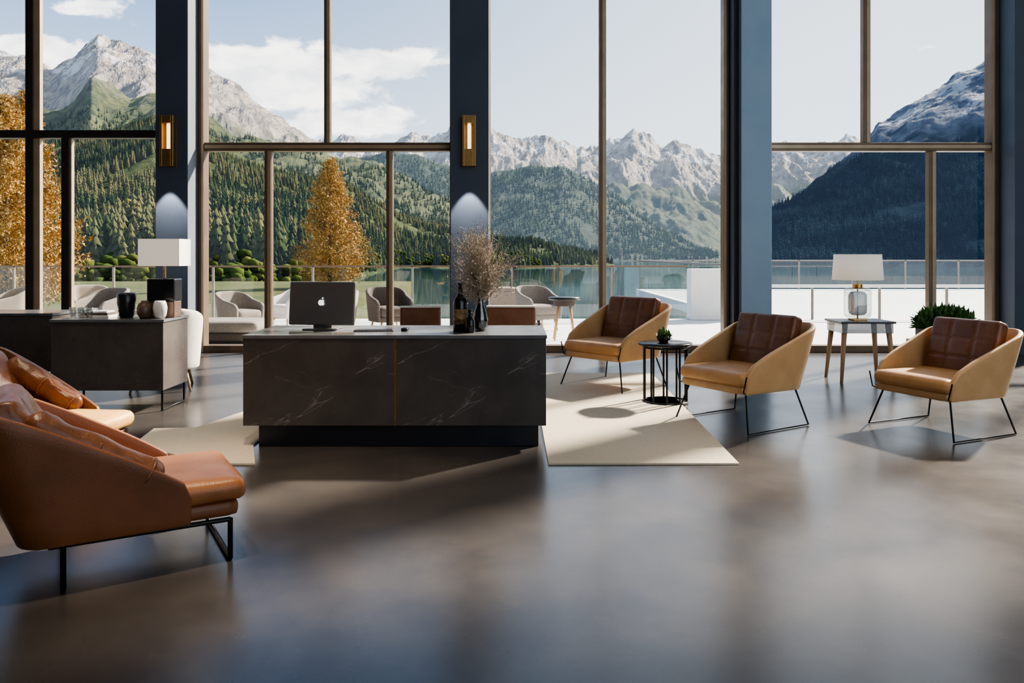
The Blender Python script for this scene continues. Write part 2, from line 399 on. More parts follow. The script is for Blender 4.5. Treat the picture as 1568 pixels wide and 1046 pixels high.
# dried flowers in glass vase
def dried():
    e=empty('dried_flower_vase',(-.225,5.66,.76))
    lathe('glass_vase',[(0,0),(.035,0),(.05,.03),(.057,.08),(.05,.13),(.03,.18),(.022,.24),(.026,.27),(.022,.27),(.018,.24),(.026,.18),(.045,.13),(.051,.08),(.044,.03),(.03,.01),(0,.01)],M_smoke,e)
    stems=[];vs=[];fs=[]
    rnd=random.Random(3)
    for i in range(150):
        a=rnd.uniform(0,2*math.pi); sp=rnd.uniform(.03,.34)*(.6+.4*rnd.random()); h=rnd.uniform(.38,.80)
        b=rnd.uniform(0,.012)
        pl=[(b*math.cos(a),b*math.sin(a),.05)]
        for k in range(1,7):
            t=k/6; rr=.012*t+sp*max(0,(t-.3)/.7)**1.1
            pl.append((rr*math.cos(a)+rnd.uniform(-.006,.006),rr*math.sin(a)+rnd.uniform(-.006,.006),.05+(h-.05)*t-.05*sp*6*t**3))
        stems.append(pl)
        for j in range(60):
            t=rnd.uniform(.5,1); idx=min(5,int(t*6)); f=t*6-idx
            p=Vector(pl[idx]).lerp(Vector(pl[idx+1]),f)
            p+=Vector((rnd.gauss(0,.024),rnd.gauss(0,.024),rnd.gauss(0,.024)))*(t+.2)
            s=rnd.uniform(.003,.0065)
            n0=len(vs)
            for _ in range(3): vs.append(tuple(p+Vector((rnd.uniform(-1,1),rnd.uniform(-1,1),rnd.uniform(-1,1)))*s*1.5))
            fs.append((n0,n0+1,n0+2))
            if j%5==0:
                q=Vector(pl[idx]); stems.append([tuple(q),tuple(p)])
    tube('stems',stems,.0010,M_dried,e,res=0)
    mesh_obj('seed_heads',vs,fs,M_dried,e)
dried()

# ------------------------------------------------------------------ armchairs
def interp(x,pts):
    for (a,va),(b,vb) in zip(pts,pts[1:]):
        if x<=b:
            t=0 if b==a else max(0,(x-a)/(b-a)); return va+(vb-va)*t
    return pts[-1][1]
def shell(name,W,D,c,top,z0,lean,inset,thick,mat,parent,front=0.0):
    path=[]
    hw,hd=W/2,D/2
    for i in range(17): path.append((-hw*(.94+.06*i/16),-hd+(2*hd-c)*i/16))
    for i in range(1,9):
        a=math.pi-(math.pi/2)*i/9; path.append((-hw+c+c*math.cos(a),hd-c+c*math.sin(a)))
    for i in range(0,11): path.append((-hw+c+(2*hw-2*c)*i/10,hd))
    right=[(-x,y) for x,y in reversed(path[:25])]
    path+=right
    R=7; vs=[];fs=[]; zb=interp(1,top)
    for x,y in path:
        f=(y+hd)/D; zt=interp(f,top)
        for j in range(R+1):
            t=j/R; z=z0+(zt-z0)*t; ta=(z-z0)/(zb-z0)
            k=1-inset*(1-ta)**1.3
            yy=y*(1-.5*inset*(1-ta)) + lean*ta*max(0,f)**1.5
            vs.append((x*k,yy+front,z))
    n=R+1
    for i in range(len(path)-1):
        for j in range(R): fs.append((i*n+j,(i+1)*n+j,(i+1)*n+j+1,i*n+j+1))
    o=mesh_obj(name,vs,fs,mat,parent,True)
    m=o.modifiers.new('sol','SOLIDIFY'); m.thickness=thick; m.offset=0
    m=o.modifiers.new('bev','BEVEL'); m.width=thick*.3; m.segments=2; m.limit_method='ANGLE'
    return o
def armchair(name,loc,rz,s=1):
    e=empty(name,(loc[0],loc[1],loc[2] if len(loc)>2 else 0),rz); e.scale=(s,s,s)
    top=[(0,.43),(.1,.515),(.3,.59),(.6,.68),(.85,.765),(1,.81)]
    shell('shell',.80,.72,.13,top,.29,.12,.17,.040,M_tan,e)
    cushion('seat_base',(.66,.68,.07),M_tan,(0,-.03,.325),parent=e,r=.025,puff=0,n=6)
    cushion('seat_cushion',(.68,.66,.11),M_tan2,(0,-.06,.405),parent=e,r=.045,puff=.18)
    cushion('back_cushion',(.60,.48,.12),M_brown,(0,.270,.635),(math.radians(73),0,0),e,r=.035,puff=.12,n=38,gx=(-.34,.34),gy=(-.35,.30),gd=.13,gw=.030)
    # upholstery buttons where the quilting seams cross
    R=Euler((math.radians(73),0,0)).to_matrix()
    for gx in (-.34,.34):
        for gy in (-.35,.30):
            p=Vector((0,.270,.635))+R@Vector((gx*.30,gy*.24,.056))
            cushion('button',(.018,.018,.010),M_brown,tuple(p),(math.radians(73),0,0),e,r=.004,puff=.3,n=4)
    fr=[]
    for q in (-1,1):
        fr.append([(q*.30,-.30,.30),(q*.385,-.37,.009),(q*.385,.33,.009),(q*.30,.27,.30)])
    tube('sled_frame',fr,.008,M_black,e)
    tube('cross_bars',[[(-.30,-.30,.295),(.30,-.30,.295)],[(-.30,.27,.295),(.30,.27,.295)]],.008,M_black,e)
    tube('arm_piping',[[(q*.30,-.30,.295),(q*.345,-.375,.32),(q*.375,-.375,.44)] for q in (-1,1)],.006,M_black,e)
    return e
armchair('armchair',(1.80,6.22),math.radians(-58),.95)
armchair('armchair',(1.02,7.92),math.radians(-46),1)
armchair('armchair',(3.21,5.95),math.radians(-66),.93)

def lounge(name,loc,rz,mo,ms,mp,bol=(-1,1),bz=.53):
    e=empty(name,(loc[0],loc[1],0),rz)
    top=[(0,.29),(.05,.36),(.5,.55),(.85,.71),(1,.76)]
    shell('shell',.68,.64,.12,top,.18,.22,.12,.03,mo,e,front=.09)
    cushion('seat_base',(.56,.70,.075),mo,(0,-.06,.218),parent=e,r=.03,puff=0,n=8)
    cushion('seat_cushion',(.60,.72,.10),ms,(0,-.08,.300),parent=e,r=.045,puff=.25,wr=.003)
    cushion('back_cushion',(.54,.48,.14),mp,(0,.36,bz),(math.radians(60),0,0),e,r=.06,puff=.25,n=30,wr=.014,seed=3)
    A=math.radians(30)
    for s in bol:
        cushion('arm_bolster',(.11,.56,.12),mp,(s*.262,.14,bz-.01),(A,0,0),e,r=.052,puff=.1,n=30,wr=.014,seed=5+s)
        for yy in (-.22,.0):
            pts=[(s*.262+.060*math.cos(q),0.14+yy*math.cos(A)-.064*math.sin(q)*math.sin(A),bz-.01+yy*math.sin(A)+.064*math.sin(q)*math.cos(A)) for q in [2*math.pi*i/20 for i in range(20)]]
            tube('bolster_strap',pts,.005,M_cog2,e,closed=True)
    tube('rear_legs',[[(-.28,.25,.18),(-.28,.25,.011),(.28,.25,.011),(.28,.25,.18)]],.011,M_black,e)
    tube('front_legs',[[(-.28,-.37,.18),(-.28,-.37,.011),(.28,-.37,.011),(.28,-.37,.18)]],.011,M_black,e)
    tube('rails',[[(s*.28,-.37,.176),(s*.28,.30,.176)] for s in (-1,1)],.010,M_black,e)
lounge('lounge_chair',(-1.66,3.45),math.radians(120),M_cogp,M_cog,M_cog2,(-1,),bz=.53)
lounge('lounge_chair',(-2.78,4.66),math.radians(84),M_cog2,M_ochre,M_cog2,(1,),bz=.50)

# chairs behind the desk
def lowchair(loc,rz,w):
    e=empty('desk_chair',(loc[0],loc[1],0),rz)
    box('back_shell',-w/2,w/2,.20,.26,.30,.84,M_brown,e,.02)
    box('back_top_piping',-w/2,w/2,.19,.27,.835,.85,M_white,e,.006)
    cushion('seat',(w,.5,.10),M_brown,(0,-.03,.43),parent=e,r=.04)
    box('arm_left',-w/2-.05,-w/2,-.25,.25,.36,.62,M_brown,e,.02); box('arm_right',w/2,w/2+.05,-.25,.25,.36,.62,M_brown,e,.02)
    tube('legs',[[(-w/2,-.22,.38),(-w/2,-.24,.01),(-w/2,.24,.01),(-w/2,.22,.38)],[(w/2,-.22,.38),(w/2,-.24,.01),(w/2,.24,.01),(w/2,.22,.38)]],.01,M_black,e)
lowchair((-.83,7.25),math.radians(186),.36); lowchair((-.0,7.3),math.radians(178),.44)

# ------------------------------------------------------------------ round side table + succulent
e=empty('round_side_table',(1.35,7.02,0))
lathe('top',[(0,.505),(.225,.505),(.235,.51),(.235,.525),(.23,.53),(0,.53)],M_ceramic,e,seg=48)
tube('base_ring',[(.19*math.cos(2*math.pi*i/40),.19*math.sin(2*math.pi*i/40),.012) for i in range(40)],.011,M_black,e,closed=True)
tube('upper_ring',[(.19*math.cos(2*math.pi*i/40),.19*math.sin(2*math.pi*i/40),.49) for i in range(40)],.009,M_black,e,closed=True)
tube('rods',[[(.19*math.cos(2*math.pi*i/10+.2),.19*math.sin(2*math.pi*i/10+.2),.01),(.19*math.cos(2*math.pi*i/10+.2),.19*math.sin(2*math.pi*i/10+.2),.505)] for i in range(10)],.009,M_black,e)
cyl('base_plate',.185,.004,.012,M_black,e)
def leafy(name,e,n,R,h,z0,mat,lw=.018,seed=1,sx=1,sy=1):
    rnd=random.Random(seed); vs=[];fs=[]
    for i in range(n):
        a=rnd.uniform(0,6.28); el=rnd.uniform(.1,1.5); L=R*rnd.uniform(.6,1.1)
        bx,by=(rnd.uniform(-1,1)*sx*R,rnd.uniform(-1,1)*sy*R)
        zz=z0+rnd.uniform(0,.5)*h*(1-(bx/(sx*R+1e-6))**2*.6)
        d=Vector((math.cos(a)*math.cos(el),math.sin(a)*math.cos(el),math.sin(el)*h/R)); s=Vector((-math.sin(a),math.cos(a),0))
        p0=Vector((bx,by,zz)); p1=p0+d*L*.30+s*lw; p2=p0+d*L*.30-s*lw; p3=p0+d*L*.55+Vector((0,0,-.1*L))
        k=len(vs); vs+=[tuple(p0),tuple(p1),tuple(p3),tuple(p2)]; fs.append((k,k+1,k+2,k+3))
    return mesh_obj(name,vs,fs,mat,e)
e=empty('potted_succulent',(1.33,6.98,.53))
lathe('bowl',[(0,0),(.035,0),(.06,.03),(.062,.045),(.055,.045),(.03,.03),(0,.028)],M_ceramic,e)
leafy('leaves',e,200,.085,.12,.030,M_leaf,.010,2,.6,.6)

# ------------------------------------------------------------------ side table with lamp
e=empty('lamp_side_table',(3.62,8.3,0))
box('top',-.28,.28,-.22,.22,.60,.62,M_ceramic,e,.004)
box('apron',-.26,.26,-.20,.20,.50,.60,M_smoke,e,.003)
def taperleg(name,p,q,r0,r1,mat,e):
    P,Q=Vector(p),Vector(q); d=(Q-P); L=d.length
    o=lathe(name,[(0,0),(r0,0),(r1,L),(0,L)],mat,e,p,16); o.rotation_mode='QUATERNION'; o.rotation_quaternion=d.to_track_quat('Z','Y'); return o
for sx in (-1,1):
    for sy in (-1,1): taperleg('leg',(sx*.22,sy*.16,.60),(sx*.27,sy*.20,0.0),.030,.016,M_wood,e)
e=empty('table_lamp',(3.60,8.3,.62))
box('foot',-.07,.07,-.07,.07,0,.015,M_gold,e,.003)
cushion('glass_body',(.24,.20,.32),M_tglass,(0,0,.18),parent=e,r=.05,puff=0,n=10)
cushion('inner_glass',(.17,.14,.25),M_smoke,(0,0,.175),parent=e,r=.05,puff=0,n=10)
cyl('stem',.008,.015,.46,M_gold,e); cyl('collar',.05,.335,.375,M_gold,e)
lathe('shade',[(.238,.42),(.25,.42),(.232,.685),(.222,.685),(.238,.42)],M_shade,e,seg=48)
lathe('shade_diffuser',[(0,.66),(.222,.66)],M_shade,e,seg=48)
# planter
e=empty('planter_box',(4.72,8.7,0))
box('bench_top',-.34,.34,-.16,.16,.34,.37,M_ceramic,e,.004)
box('bench_left',-.32,-.29,-.14,.14,0,.34,M_black,e); box('bench_right',.29,.32,-.14,.14,0,.34,M_black,e)
box('trough',-.26,.26,-.12,.12,.37,.50,M_grey,e,.01)
leafy('leaves',e,1300,.28,.34,.48,M_leaf,.018,5,.95,.35)

# ------------------------------------------------------------------ left consoles
def console(name,x0,x1,y0,y1,z0,z1):
    e=empty(name,((x0+x1)/2,(y0+y1)/2,0)); a=(x1-x0)/2;b=(y1-y0)/2
    box('body',-a,a,-b,b,z0,z1-.025,M_marb2,e,.004)
    box('worktop',-a-.01,a+.01,-b-.01,b+.01,z1-.025,z1,M_top,e,.004)
    for sx in (-1,1):
        tube('legs',[[(sx*(a-.02),-b+.03,z0),(sx*(a-.02),-b+.03,.01),(sx*(a-.02),b-.03,.01),(sx*(a-.02),b-.03,z0)]],.01,M_black,e)
console('console_cabinet',-3.82,-2.89,6.6,7.1,.175,.765)
console('console_cabinet',-6.0,-4.33,7.5,8.0,.20,.75)
# box lamp on console
e=empty('box_table_lamp',(-2.99,6.86,.765),math.radians(0))
box('pedestal_lower',-.115,.115,-.075,.075,0,.14,M_bcer,e,.008)
box('pedestal_upper',-.12,.12,-.08,.08,.14,.33,M_ceramic,e,.01)
cyl('stem',.012,.33,.46,M_gold,e)
def frustum_shade(e,wx,wy,z0,z1,t=.006):
    for nm,(a,b,c,d) in {'shade_front':(-wx,wx,-wy,-wy+t),'shade_back':(-wx,wx,wy-t,wy),'shade_left':(-wx,-wx+t,-wy+t,wy-t),'shade_right':(wx-t,wx,-wy+t,wy-t)}.items():
        box(nm,a,b,c,d,z0,z1,M_shade,e)
    box('shade_top',-wx+t,wx-t,-wy+t,wy-t,z1-.03,z1-.025,M_shade,e)
frustum_shade(e,.175,.12,.44,.67)
e=empty('black_vase',(-3.29,6.8,.765)); lathe('vase',[(0,0),(.05,0),(.062,.02),(.075,.13),(.076,.20),(.068,.21),(.062,.20),(.06,.05),(0,.03)],M_ceramic,e)
e=empty('brown_vase',(-3.09,6.70,.765)); lathe('vase',[(0,0),(.035,0),(.058,.04),(.062,.08),(.05,.12),(.025,.14),(.028,.15),(.02,.15),(.018,.13),(0,.1)],M_bcer,e)
e=empty('white_vase',(-2.955,6.69,.765)); lathe('vase',[(0,0),(.035,0),(.050,.03),(.058,.09),(.050,.13),(.04,.15),(.034,.15),(.04,.12),(.045,.09),(0,.03)],M_wcer,e)
e=empty('stack_of_books',(-3.54,6.85,.765)); box('book_1',-.11,.11,-.08,.08,0,.02,M_white,e,.002); box('book_2',-.1,.1,-.075,.075,.02,.04,M_dgrey,e,.002); box('book_3',-.09,.09,-.07,.07,.04,.055,M_wcer,e,.002)
for i in range(3):
    e=empty('drinking_glass',(-3.72+.07*i,6.75,.765)); lathe('tumbler',[(0,0),(.025,0),(.03,.09),(.027,.09),(.023,.01),(0,.01)],M_tglass,e)

# generic tub/outdoor chairs
def tub(name,loc,rz,mat,s=1.0):
    e=empty(name,(loc[0],loc[1],loc[2] if len(loc)>2 else 0),rz); e.scale=(s,s,s)
    top=[(0,.50),(.1,.56),(.5,.62),(.8,.72),(1,.76)]
    shell('tub_shell',.66,.60,.22,top,.20,.06,.12,.06,mat,e)
    cushion('seat_cushion',(.52,.54,.16),mat,(0,-.03,.36),parent=e,r=.06,puff=.15,n=8)
    cushion('seat_base',(.54,.5,.10),mat,(0,0,.24),parent=e,r=.03,puff=0,n=6)
    for sx in (-1,1):
        for sy in (-1,1): taperleg('leg',(sx*.2,sy*.2,.22),(sx*.25,sy*.24,0),.018,.010,M_wood,e)
tub('white_tub_chair',(-3.40,7.75),math.radians(200),M_white,1.05)
tub('outdoor_armchair',(-4.45,13.0),math.radians(60),M_grey,.92)
tub('outdoor_armchair',(-3.95,14.2),math.radians(-40),M_white,.95)
tub('outdoor_armchair',(-2.05,13.3),math.radians(30),M_dgrey,1.0)
tub('outdoor_armchair',(-2.9,13.0),math.radians(-30),M_sand,.95)
tub('outdoor_armchair',(-7.4,14.0),math.radians(40),M_sand,1)
tub('outdoor_armchair',(-8.4,13.2),math.radians(-40),M_sand,1)
tub('outdoor_armchair',(-6.6,12.8),math.radians(-20),M_grey,1)
tub('outdoor_armchair',(.45,13.8),math.radians(30),M_grey,1)
def sofa(loc,rz,w,mat):
    e=empty('outdoor_sofa',(loc[0],loc[1],0),rz)
    box('base',-w/2,w/2,-.38,.38,.10,.24,M_wood,e,.02)
    for i in range(2): cushion('seat_cushion',(w/2-.06,.7,.16),mat,((i-.5)*(w/2),-.02,.31),parent=e,r=.05,n=8)
    for i in range(2): cushion('back_cushion',(w/2-.06,.36,.16),mat,((i-.5)*(w/2),.29,.53),(math.radians(78),0,0),e,r=.06,n=8)
    box('arm_left',-w/2-.12,-w/2,-.38,.40,.10,.55,mat,e,.05); box('arm_right',w/2,w/2+.12,-.38,.40,.10,.55,mat,e,.05)
    box('back_rail',-w/2,w/2,.36,.44,.10,.62,mat,e,.03)
    for sx in (-1,1):
        for sy in (-.3,.3): cyl('foot',.02,0,.10,M_black,e,(sx*(w/2-.1),sy,0))
e=empty('outdoor_daybed',(-4.25,11.85,0))
cushion('cushion',(1.2,.9,.16),M_grey,(0,0,.26),parent=e,r=.07,n=10)
box('base',-.55,.55,-.4,.4,.06,.18,M_dgrey,e,.03)
for sx in (-1,1):
    for sy in (-.3,.3): cyl('foot',.02,0,.07,M_black,e,(sx*.45,sy,0))
sofa((.1,15.0),math.radians(180),1.0,M_sand)
e=empty('outdoor_stool_table',(.80,12.2,0)); lathe('top',[(0,.61),(.24,.61),(.245,.65),(0,.65)],M_ceramic,e)
cyl('drum',.17,.52,.61,M_dgrey,e)
for i in range(4):
    a=math.pi/4+i*math.pi/2; taperleg('leg',(.12*math.cos(a),.12*math.sin(a),.54),(.22*math.cos(a),.22*math.sin(a),0),.018,.011,M_wood,e)

# ------------------------------------------------------------------ terrace
box('terrace_floor',-26,30,11.0,16.2,-.25,-.0,M_terr)
box('terrace_deck_lower',4.7,60,16.25,30.2,-.25,-.0,M_terr)
e=empty('glass_balustrade',(0,16.0,0))
for i in range(-13,2):
    x=i*2.0
    x1=min(x+1.96,3.5)
    box('glass_panel',x+.04,x1,-.01,.01,.06,1.05,M_bglass,e); box('post',x-.02,x+.02,-.02,.02,0,1.08,M_grey,e)
box('top_rail',-26,3.52,-.02,.02,1.05,1.085,M_bronze,e,.01)
e=empty('terrace_planter_wall',(0,16.0,0))
box('pier',3.55,4.25,-.2,.2,0,1.02,M_parap,e,.02)
box('return_wall',4.25,4.6,-.2,.0,0,.9,M_parap,e,.02)
e=empty('terrace_railing',(0,16.0,0))
for i in range(11):
    x=4.68+i*1.35
    box('post',x-.02,x+.02,-.02,.02,0,.66,M_grey,e)
    box('glass_panel',x+.04,x+1.31,-.008,.008,.05,.60,M_bglass,e)
box('hand_rail',4.6,19.5,-.05,.05,.64,.70,M_parap,e,.01)
e=empty('outer_glass_balustrade',(0,30.0,0))
for i in range(27):
    x=4.8+i*2
    box('post',x-.03,x+.03,-.03,.03,0,1.1,M_grey,e); box('glass_panel',x+.04,x+1.96,-.01,.01,.05,1.06,M_bglass,e)
box('top_rail',4.75,59,-.03,.03,1.06,1.11,M_grey,e,.01)
e=empty('outer_side_balustrade',(4.75,16.3,0))
for i in range(7): box('glass_panel',-.01,.01,.05+i*1.95,1.9+i*1.95,.05,1.05,M_bglass,e)
box('side_rail',-.03,.03,0,13.7,1.05,1.10,M_grey,e,.01)

# ------------------------------------------------------------------ landscape
def lake_mat():
    m,t,out=newmat('lake_water'); b=t.n('ShaderNodeBsdfPrincipled'); t.l(b.outputs[0],out.inputs[0])
    tc=t.n('ShaderNodeTexCoord'); v=tc.outputs['Object']
    t.l(t.mix(t.ss(t.noise(v,.004,3),.35,.65),(.018,.045,.055),(.028,.062,.072)),b.inputs['Base Color'])
    b.inputs['Roughness'].default_value=.05
    bp=t.n('ShaderNodeBump'); bp.inputs['Strength'].default_value=.04; bp.inputs['Distance'].default_value=.3
    t.l(t.noise(v,.25,5),bp.inputs['Height']); t.l(bp.outputs[0],b.inputs['Normal'])
    return m
mesh_obj('lake',[(-2500,20,-6),(3500,20,-6),(3500,5000,-6),(-2500,5000,-6)],[(0,1,2,3)],lake_mat())

def mtn_mat(name,rock1,rock2,green1,green2,gh,gw,sh,snowamt,haze_glow,hz,ns,gvar=.5,hstr=1.2,bd=.09,spec=.1):
    """gh: height where vegetation gives way to rock, gw: band width; sh: snow height"""
    m,t,out=newmat(name); b=t.n('ShaderNodeBsdfPrincipled')
    g=t.n('ShaderNodeNewGeometry'); sp=t.n('ShaderNodeSeparateXYZ'); t.l(g.outputs['Position'],sp.inputs[0])
    P=g.outputs['Position']
    n1=t.noise(P,ns,9,.65); n2=t.noise(P,ns*5,8,.7); n3=t.noise(P,ns*2.2,6,.6,.5)
    mp=t.n('ShaderNodeMapping'); t.l(P,mp.inputs[0]); mp.inputs['Scale'].default_value=(1,.35,.35); mp.inputs['Rotation'].default_value=(0,.5,0)
    st=t.noise(mp.outputs[0],ns*9,7,.65,.6)
    rock=t.mix(t.ss(st,.38,.62),rock1,rock2)
    gr=t.mix(t.ss(n2,.4,.6),green1,green2)
    meadow=t.mix(.5,green2,(.17,.18,.08))
    gr=t.mix(t.math('MULTIPLY',t.ss(n1,.52,.62),gvar),gr,meadow)
    hh=t.math('ADD',sp.outputs[2],t.math('MULTIPLY',t.math('SUBTRACT',n3,.5),gw*5))
    gf=t.ss(hh,gh-gw,gh+gw)
    c=t.mix(gf,gr,rock)
    sf=t.math('MULTIPLY',t.ss(t.math('ADD',sp.outputs[2],t.math('MULTIPLY',t.math('SUBTRACT',n3,.5),sh*.5)),sh*.95,sh*1.08),t.ss(t.math('ADD',t.math('MULTIPLY',n2,.5),t.math('MULTIPLY',n3,.5)),.49,.54))
    c=t.mix(t.math('MULTIPLY',sf,snowamt),c,(.80,.79,.79))
    t.l(c,b.inputs['Base Color']); b.inputs['Roughness'].default_value=.95; b.inputs['Specular IOR Level'].default_value=spec
    bp=t.n('ShaderNodeBump'); bp.inputs['Strength'].default_value=1.0; bp.inputs['Distance'].default_value=bd/ns
    t.l(t.math('ADD',n2,st),bp.inputs['Height']); t.l(bp.outputs[0],b.inputs['Normal'])
    em=t.n('ShaderNodeEmission'); em.inputs[0].default_value=(*haze_glow,1); em.inputs[1].default_value=hstr  # aerial haze put into the material as even emission, lifts backlit slopes
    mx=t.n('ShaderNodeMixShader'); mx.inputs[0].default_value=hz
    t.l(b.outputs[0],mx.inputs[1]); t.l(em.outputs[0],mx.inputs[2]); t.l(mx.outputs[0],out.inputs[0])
    return m

def terrain(name,prof,yn,Dc,mat,amp,L,nu=280,nv=80,seed=0,zb=-8,p=1.25,xs=2.6,smooth=True,crest=.28,jg=.20):
    xs_=np.array([a for a,b in prof],float); zs=np.array([b for a,b in prof],float)
    U=np.linspace(xs_[0],xs_[-1],nu); Zc=np.interp(U,xs_,zs)
    V=np.concatenate([np.linspace(0,1,nv),1+np.linspace(.03,.35,8)])
    vs=[]
    for i,xc in enumerate(U):
        y0=yn(xc) if callable(yn) else yn
        for v in V:
            y=y0+(Dc-y0)*v; x=xc*y/Dc
            S_=v**p if v<=1 else 1-(v-1)*2.2
            q=Vector((x/L,y/(L*xs),seed*7.3))
            r=noise.ridged_multi_fractal(q,.95,2.1,8,1.0,2.0)-1.1
            env=(min(v,1)**.8)*(1.0-(1-crest)*max(0,min(1,(v-.6)/.4)))
            jag=noise.fractal(Vector((x/(L*.22),y/(L*.6),seed+3.1)),.8,2.2,6)
            z=zb+(Zc[i]-zb)*S_+amp*r*env+amp*jg*jag*min(1,v*1.5)
            vs.append((x,y,z))
    m=len(V); fs=[(i*m+j,(i+1)*m+j,(i+1)*m+j+1,i*m+j+1) for i in range(nu-1) for j in range(m-1)]
    o=mesh_obj(name,vs,fs,mat,None,smooth)
    return np.array(vs).reshape(nu,m,3),nv

def forest(name,G,nv,N,h0,h1,cols,tiers=6,sides=10,vmin=.02,vmax=.95,seed=1,zmin=-5.5,zmax=1e9,haze_glow=None,hz=0,cond=None,hstr=1.2,shape='spruce',dfall=None):
    rs=np.random.RandomState(seed); nu=G.shape[0]
    tv=[];tf=[]
    if shape=='spruce':
        rr_=random.Random(9)
        for k in range(tiers):
            f=k/tiers; zb=.06+f*.88; R=.165*(1-f)**.85+.018
            b=len(tv)
            for s in range(sides):
                a=2*math.pi*s/sides+k*.7; rr=R*(1.0 if s%2 else .5)*rr_.uniform(.7,1.25)
                tv.append((rr*math.cos(a),rr*math.sin(a),zb-(.035 if s%2 else 0)+rr_.uniform(-.015,.015)))
            tv.append((0,0,min(1,zb+.26*(1-f)+.06)))
            for s in range(sides): tf.append((b+s,b+(s+1)%sides,b+sides))
    else:
        rr=random.Random(4)
        for c in range(9):
            bm=bmesh.new(); bmesh.ops.create_icosphere(bm,subdivisions=1,radius=1)
            cx,cy,cz=rr.uniform(-.2,.2),rr.uniform(-.2,.2),rr.uniform(.25,.85); R=rr.uniform(.11,.2)
            b=len(tv); bm.verts.index_update()
            for v in bm.verts:
                k=1+rr.uniform(-.3,.25); tv.append((cx+v.co.x*R*k,cy+v.co.y*R*k,cz+v.co.z*R*k))
            tf+=[tuple(b+v.index for v in f.verts) for f in bm.faces]; bm.free()
    tv=np.array(tv); tf=np.array(tf)
    pos=[]
    tries=0
    while len(pos)<N and tries<N*8:
        tries+=1
        u=rs.uniform(0,nu-1.001); v=rs.uniform(vmin,vmax)*(nv-1)
        i,j=int(u),int(v); fu,fv=u-i,v-j
        p=(G[i,j]*(1-fu)+G[i+1,j]*fu)*(1-fv)+(G[i,j+1]*(1-fu)+G[i+1,j+1]*fu)*fv
        if p[2]<zmin or p[2]>zmax: continue
        if cond and not cond(p): continue
        if noise.noise(Vector((p[0]/45,p[1]/45,seed)))<-.30: continue
        pos.append(p)
    pos=np.array(pos); n=len(pos)
    hs=rs.uniform(h0,h1,n)*np.where(rs.uniform(0,1,n)<.3,.7,1)
    if dfall: hs*=np.interp(pos[:,1],dfall[0],dfall[1])
    ws=hs*rs.uniform(.75,1.35,n); an=rs.uniform(0,6.28,n)
    c,s=np.cos(an),np.sin(an)
    X=(tv[None,:,0]*c[:,None]-tv[None,:,1]*s[:,None])*ws[:,None]+pos[:,0:1]
    Yy=(tv[None,:,0]*s[:,None]+tv[None,:,1]*c[:,None])*ws[:,None]+pos[:,1:2]
    Z=tv[None,:,2]*hs[:,None]+pos[:,2:3]-.3
    V=np.stack([X,Yy,Z],-1).reshape(-1,3)
    F=(tf[None]+ (np.arange(n)*len(tv))[:,None,None]).reshape(-1,3)
    me=bpy.data.meshes.new(name); me.vertices.add(len(V)); me.vertices.foreach_set('co',V.ravel())
    me.loops.add(len(F)*3); me.loops.foreach_set('vertex_index',F.ravel().astype(np.int32))
    me.polygons.add(len(F)); me.polygons.foreach_set('loop_start',np.arange(0,len(F)*3,3,dtype=np.int32)); me.polygons.foreach_set('loop_total',np.full(len(F),3,dtype=np.int32))
    me.update(calc_edges=True)
    at=me.color_attributes.new('tint','FLOAT_COLOR','POINT')
    ca=np.array(cols)
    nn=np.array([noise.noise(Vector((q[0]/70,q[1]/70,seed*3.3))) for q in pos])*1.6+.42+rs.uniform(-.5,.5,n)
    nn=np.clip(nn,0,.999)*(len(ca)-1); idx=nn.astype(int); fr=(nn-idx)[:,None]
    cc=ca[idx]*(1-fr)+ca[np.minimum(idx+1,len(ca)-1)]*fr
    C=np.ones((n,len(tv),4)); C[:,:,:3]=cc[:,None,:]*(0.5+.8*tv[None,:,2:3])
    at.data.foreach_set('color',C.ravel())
    m,t,out=newmat(name+'_needles'); b=t.n('ShaderNodeBsdfDiffuse'); a=t.n('ShaderNodeAttribute',attribute_name='tint'); 
    t.l(a.outputs['Color'],b.inputs['Color'])
    if haze_glow:
        em=t.n('ShaderNodeEmission'); em.inputs[0].default_value=(*haze_glow,1); em.inputs[1].default_value=hstr  # trees get the same emission tint in place of real haze
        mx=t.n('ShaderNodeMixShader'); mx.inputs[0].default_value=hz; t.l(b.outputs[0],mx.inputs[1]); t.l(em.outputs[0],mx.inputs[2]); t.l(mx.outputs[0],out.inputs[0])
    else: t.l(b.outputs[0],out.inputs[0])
    me.materials.append(m)
    link(bpy.data.objects.new(name,me))

HZ=(.40,.53,.70)  # pale blue emission colour standing in for distance haze
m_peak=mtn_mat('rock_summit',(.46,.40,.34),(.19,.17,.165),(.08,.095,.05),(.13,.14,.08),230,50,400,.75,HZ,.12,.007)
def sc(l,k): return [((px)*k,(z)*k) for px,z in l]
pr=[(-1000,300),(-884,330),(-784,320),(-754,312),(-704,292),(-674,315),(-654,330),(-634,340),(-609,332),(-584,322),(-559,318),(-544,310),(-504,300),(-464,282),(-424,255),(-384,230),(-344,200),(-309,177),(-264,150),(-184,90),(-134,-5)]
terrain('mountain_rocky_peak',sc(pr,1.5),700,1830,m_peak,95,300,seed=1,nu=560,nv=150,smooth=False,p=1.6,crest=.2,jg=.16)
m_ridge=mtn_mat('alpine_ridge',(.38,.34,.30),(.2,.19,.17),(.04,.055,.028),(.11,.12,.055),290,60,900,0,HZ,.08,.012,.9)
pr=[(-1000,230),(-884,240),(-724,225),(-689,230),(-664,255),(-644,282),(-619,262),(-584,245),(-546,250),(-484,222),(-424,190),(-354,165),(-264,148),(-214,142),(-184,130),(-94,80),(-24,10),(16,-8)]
G,nv=terrain('mountain_green_ridge',sc(pr,1.0),520,1220,m_ridge,38,150,seed=2,nu=360,nv=90)
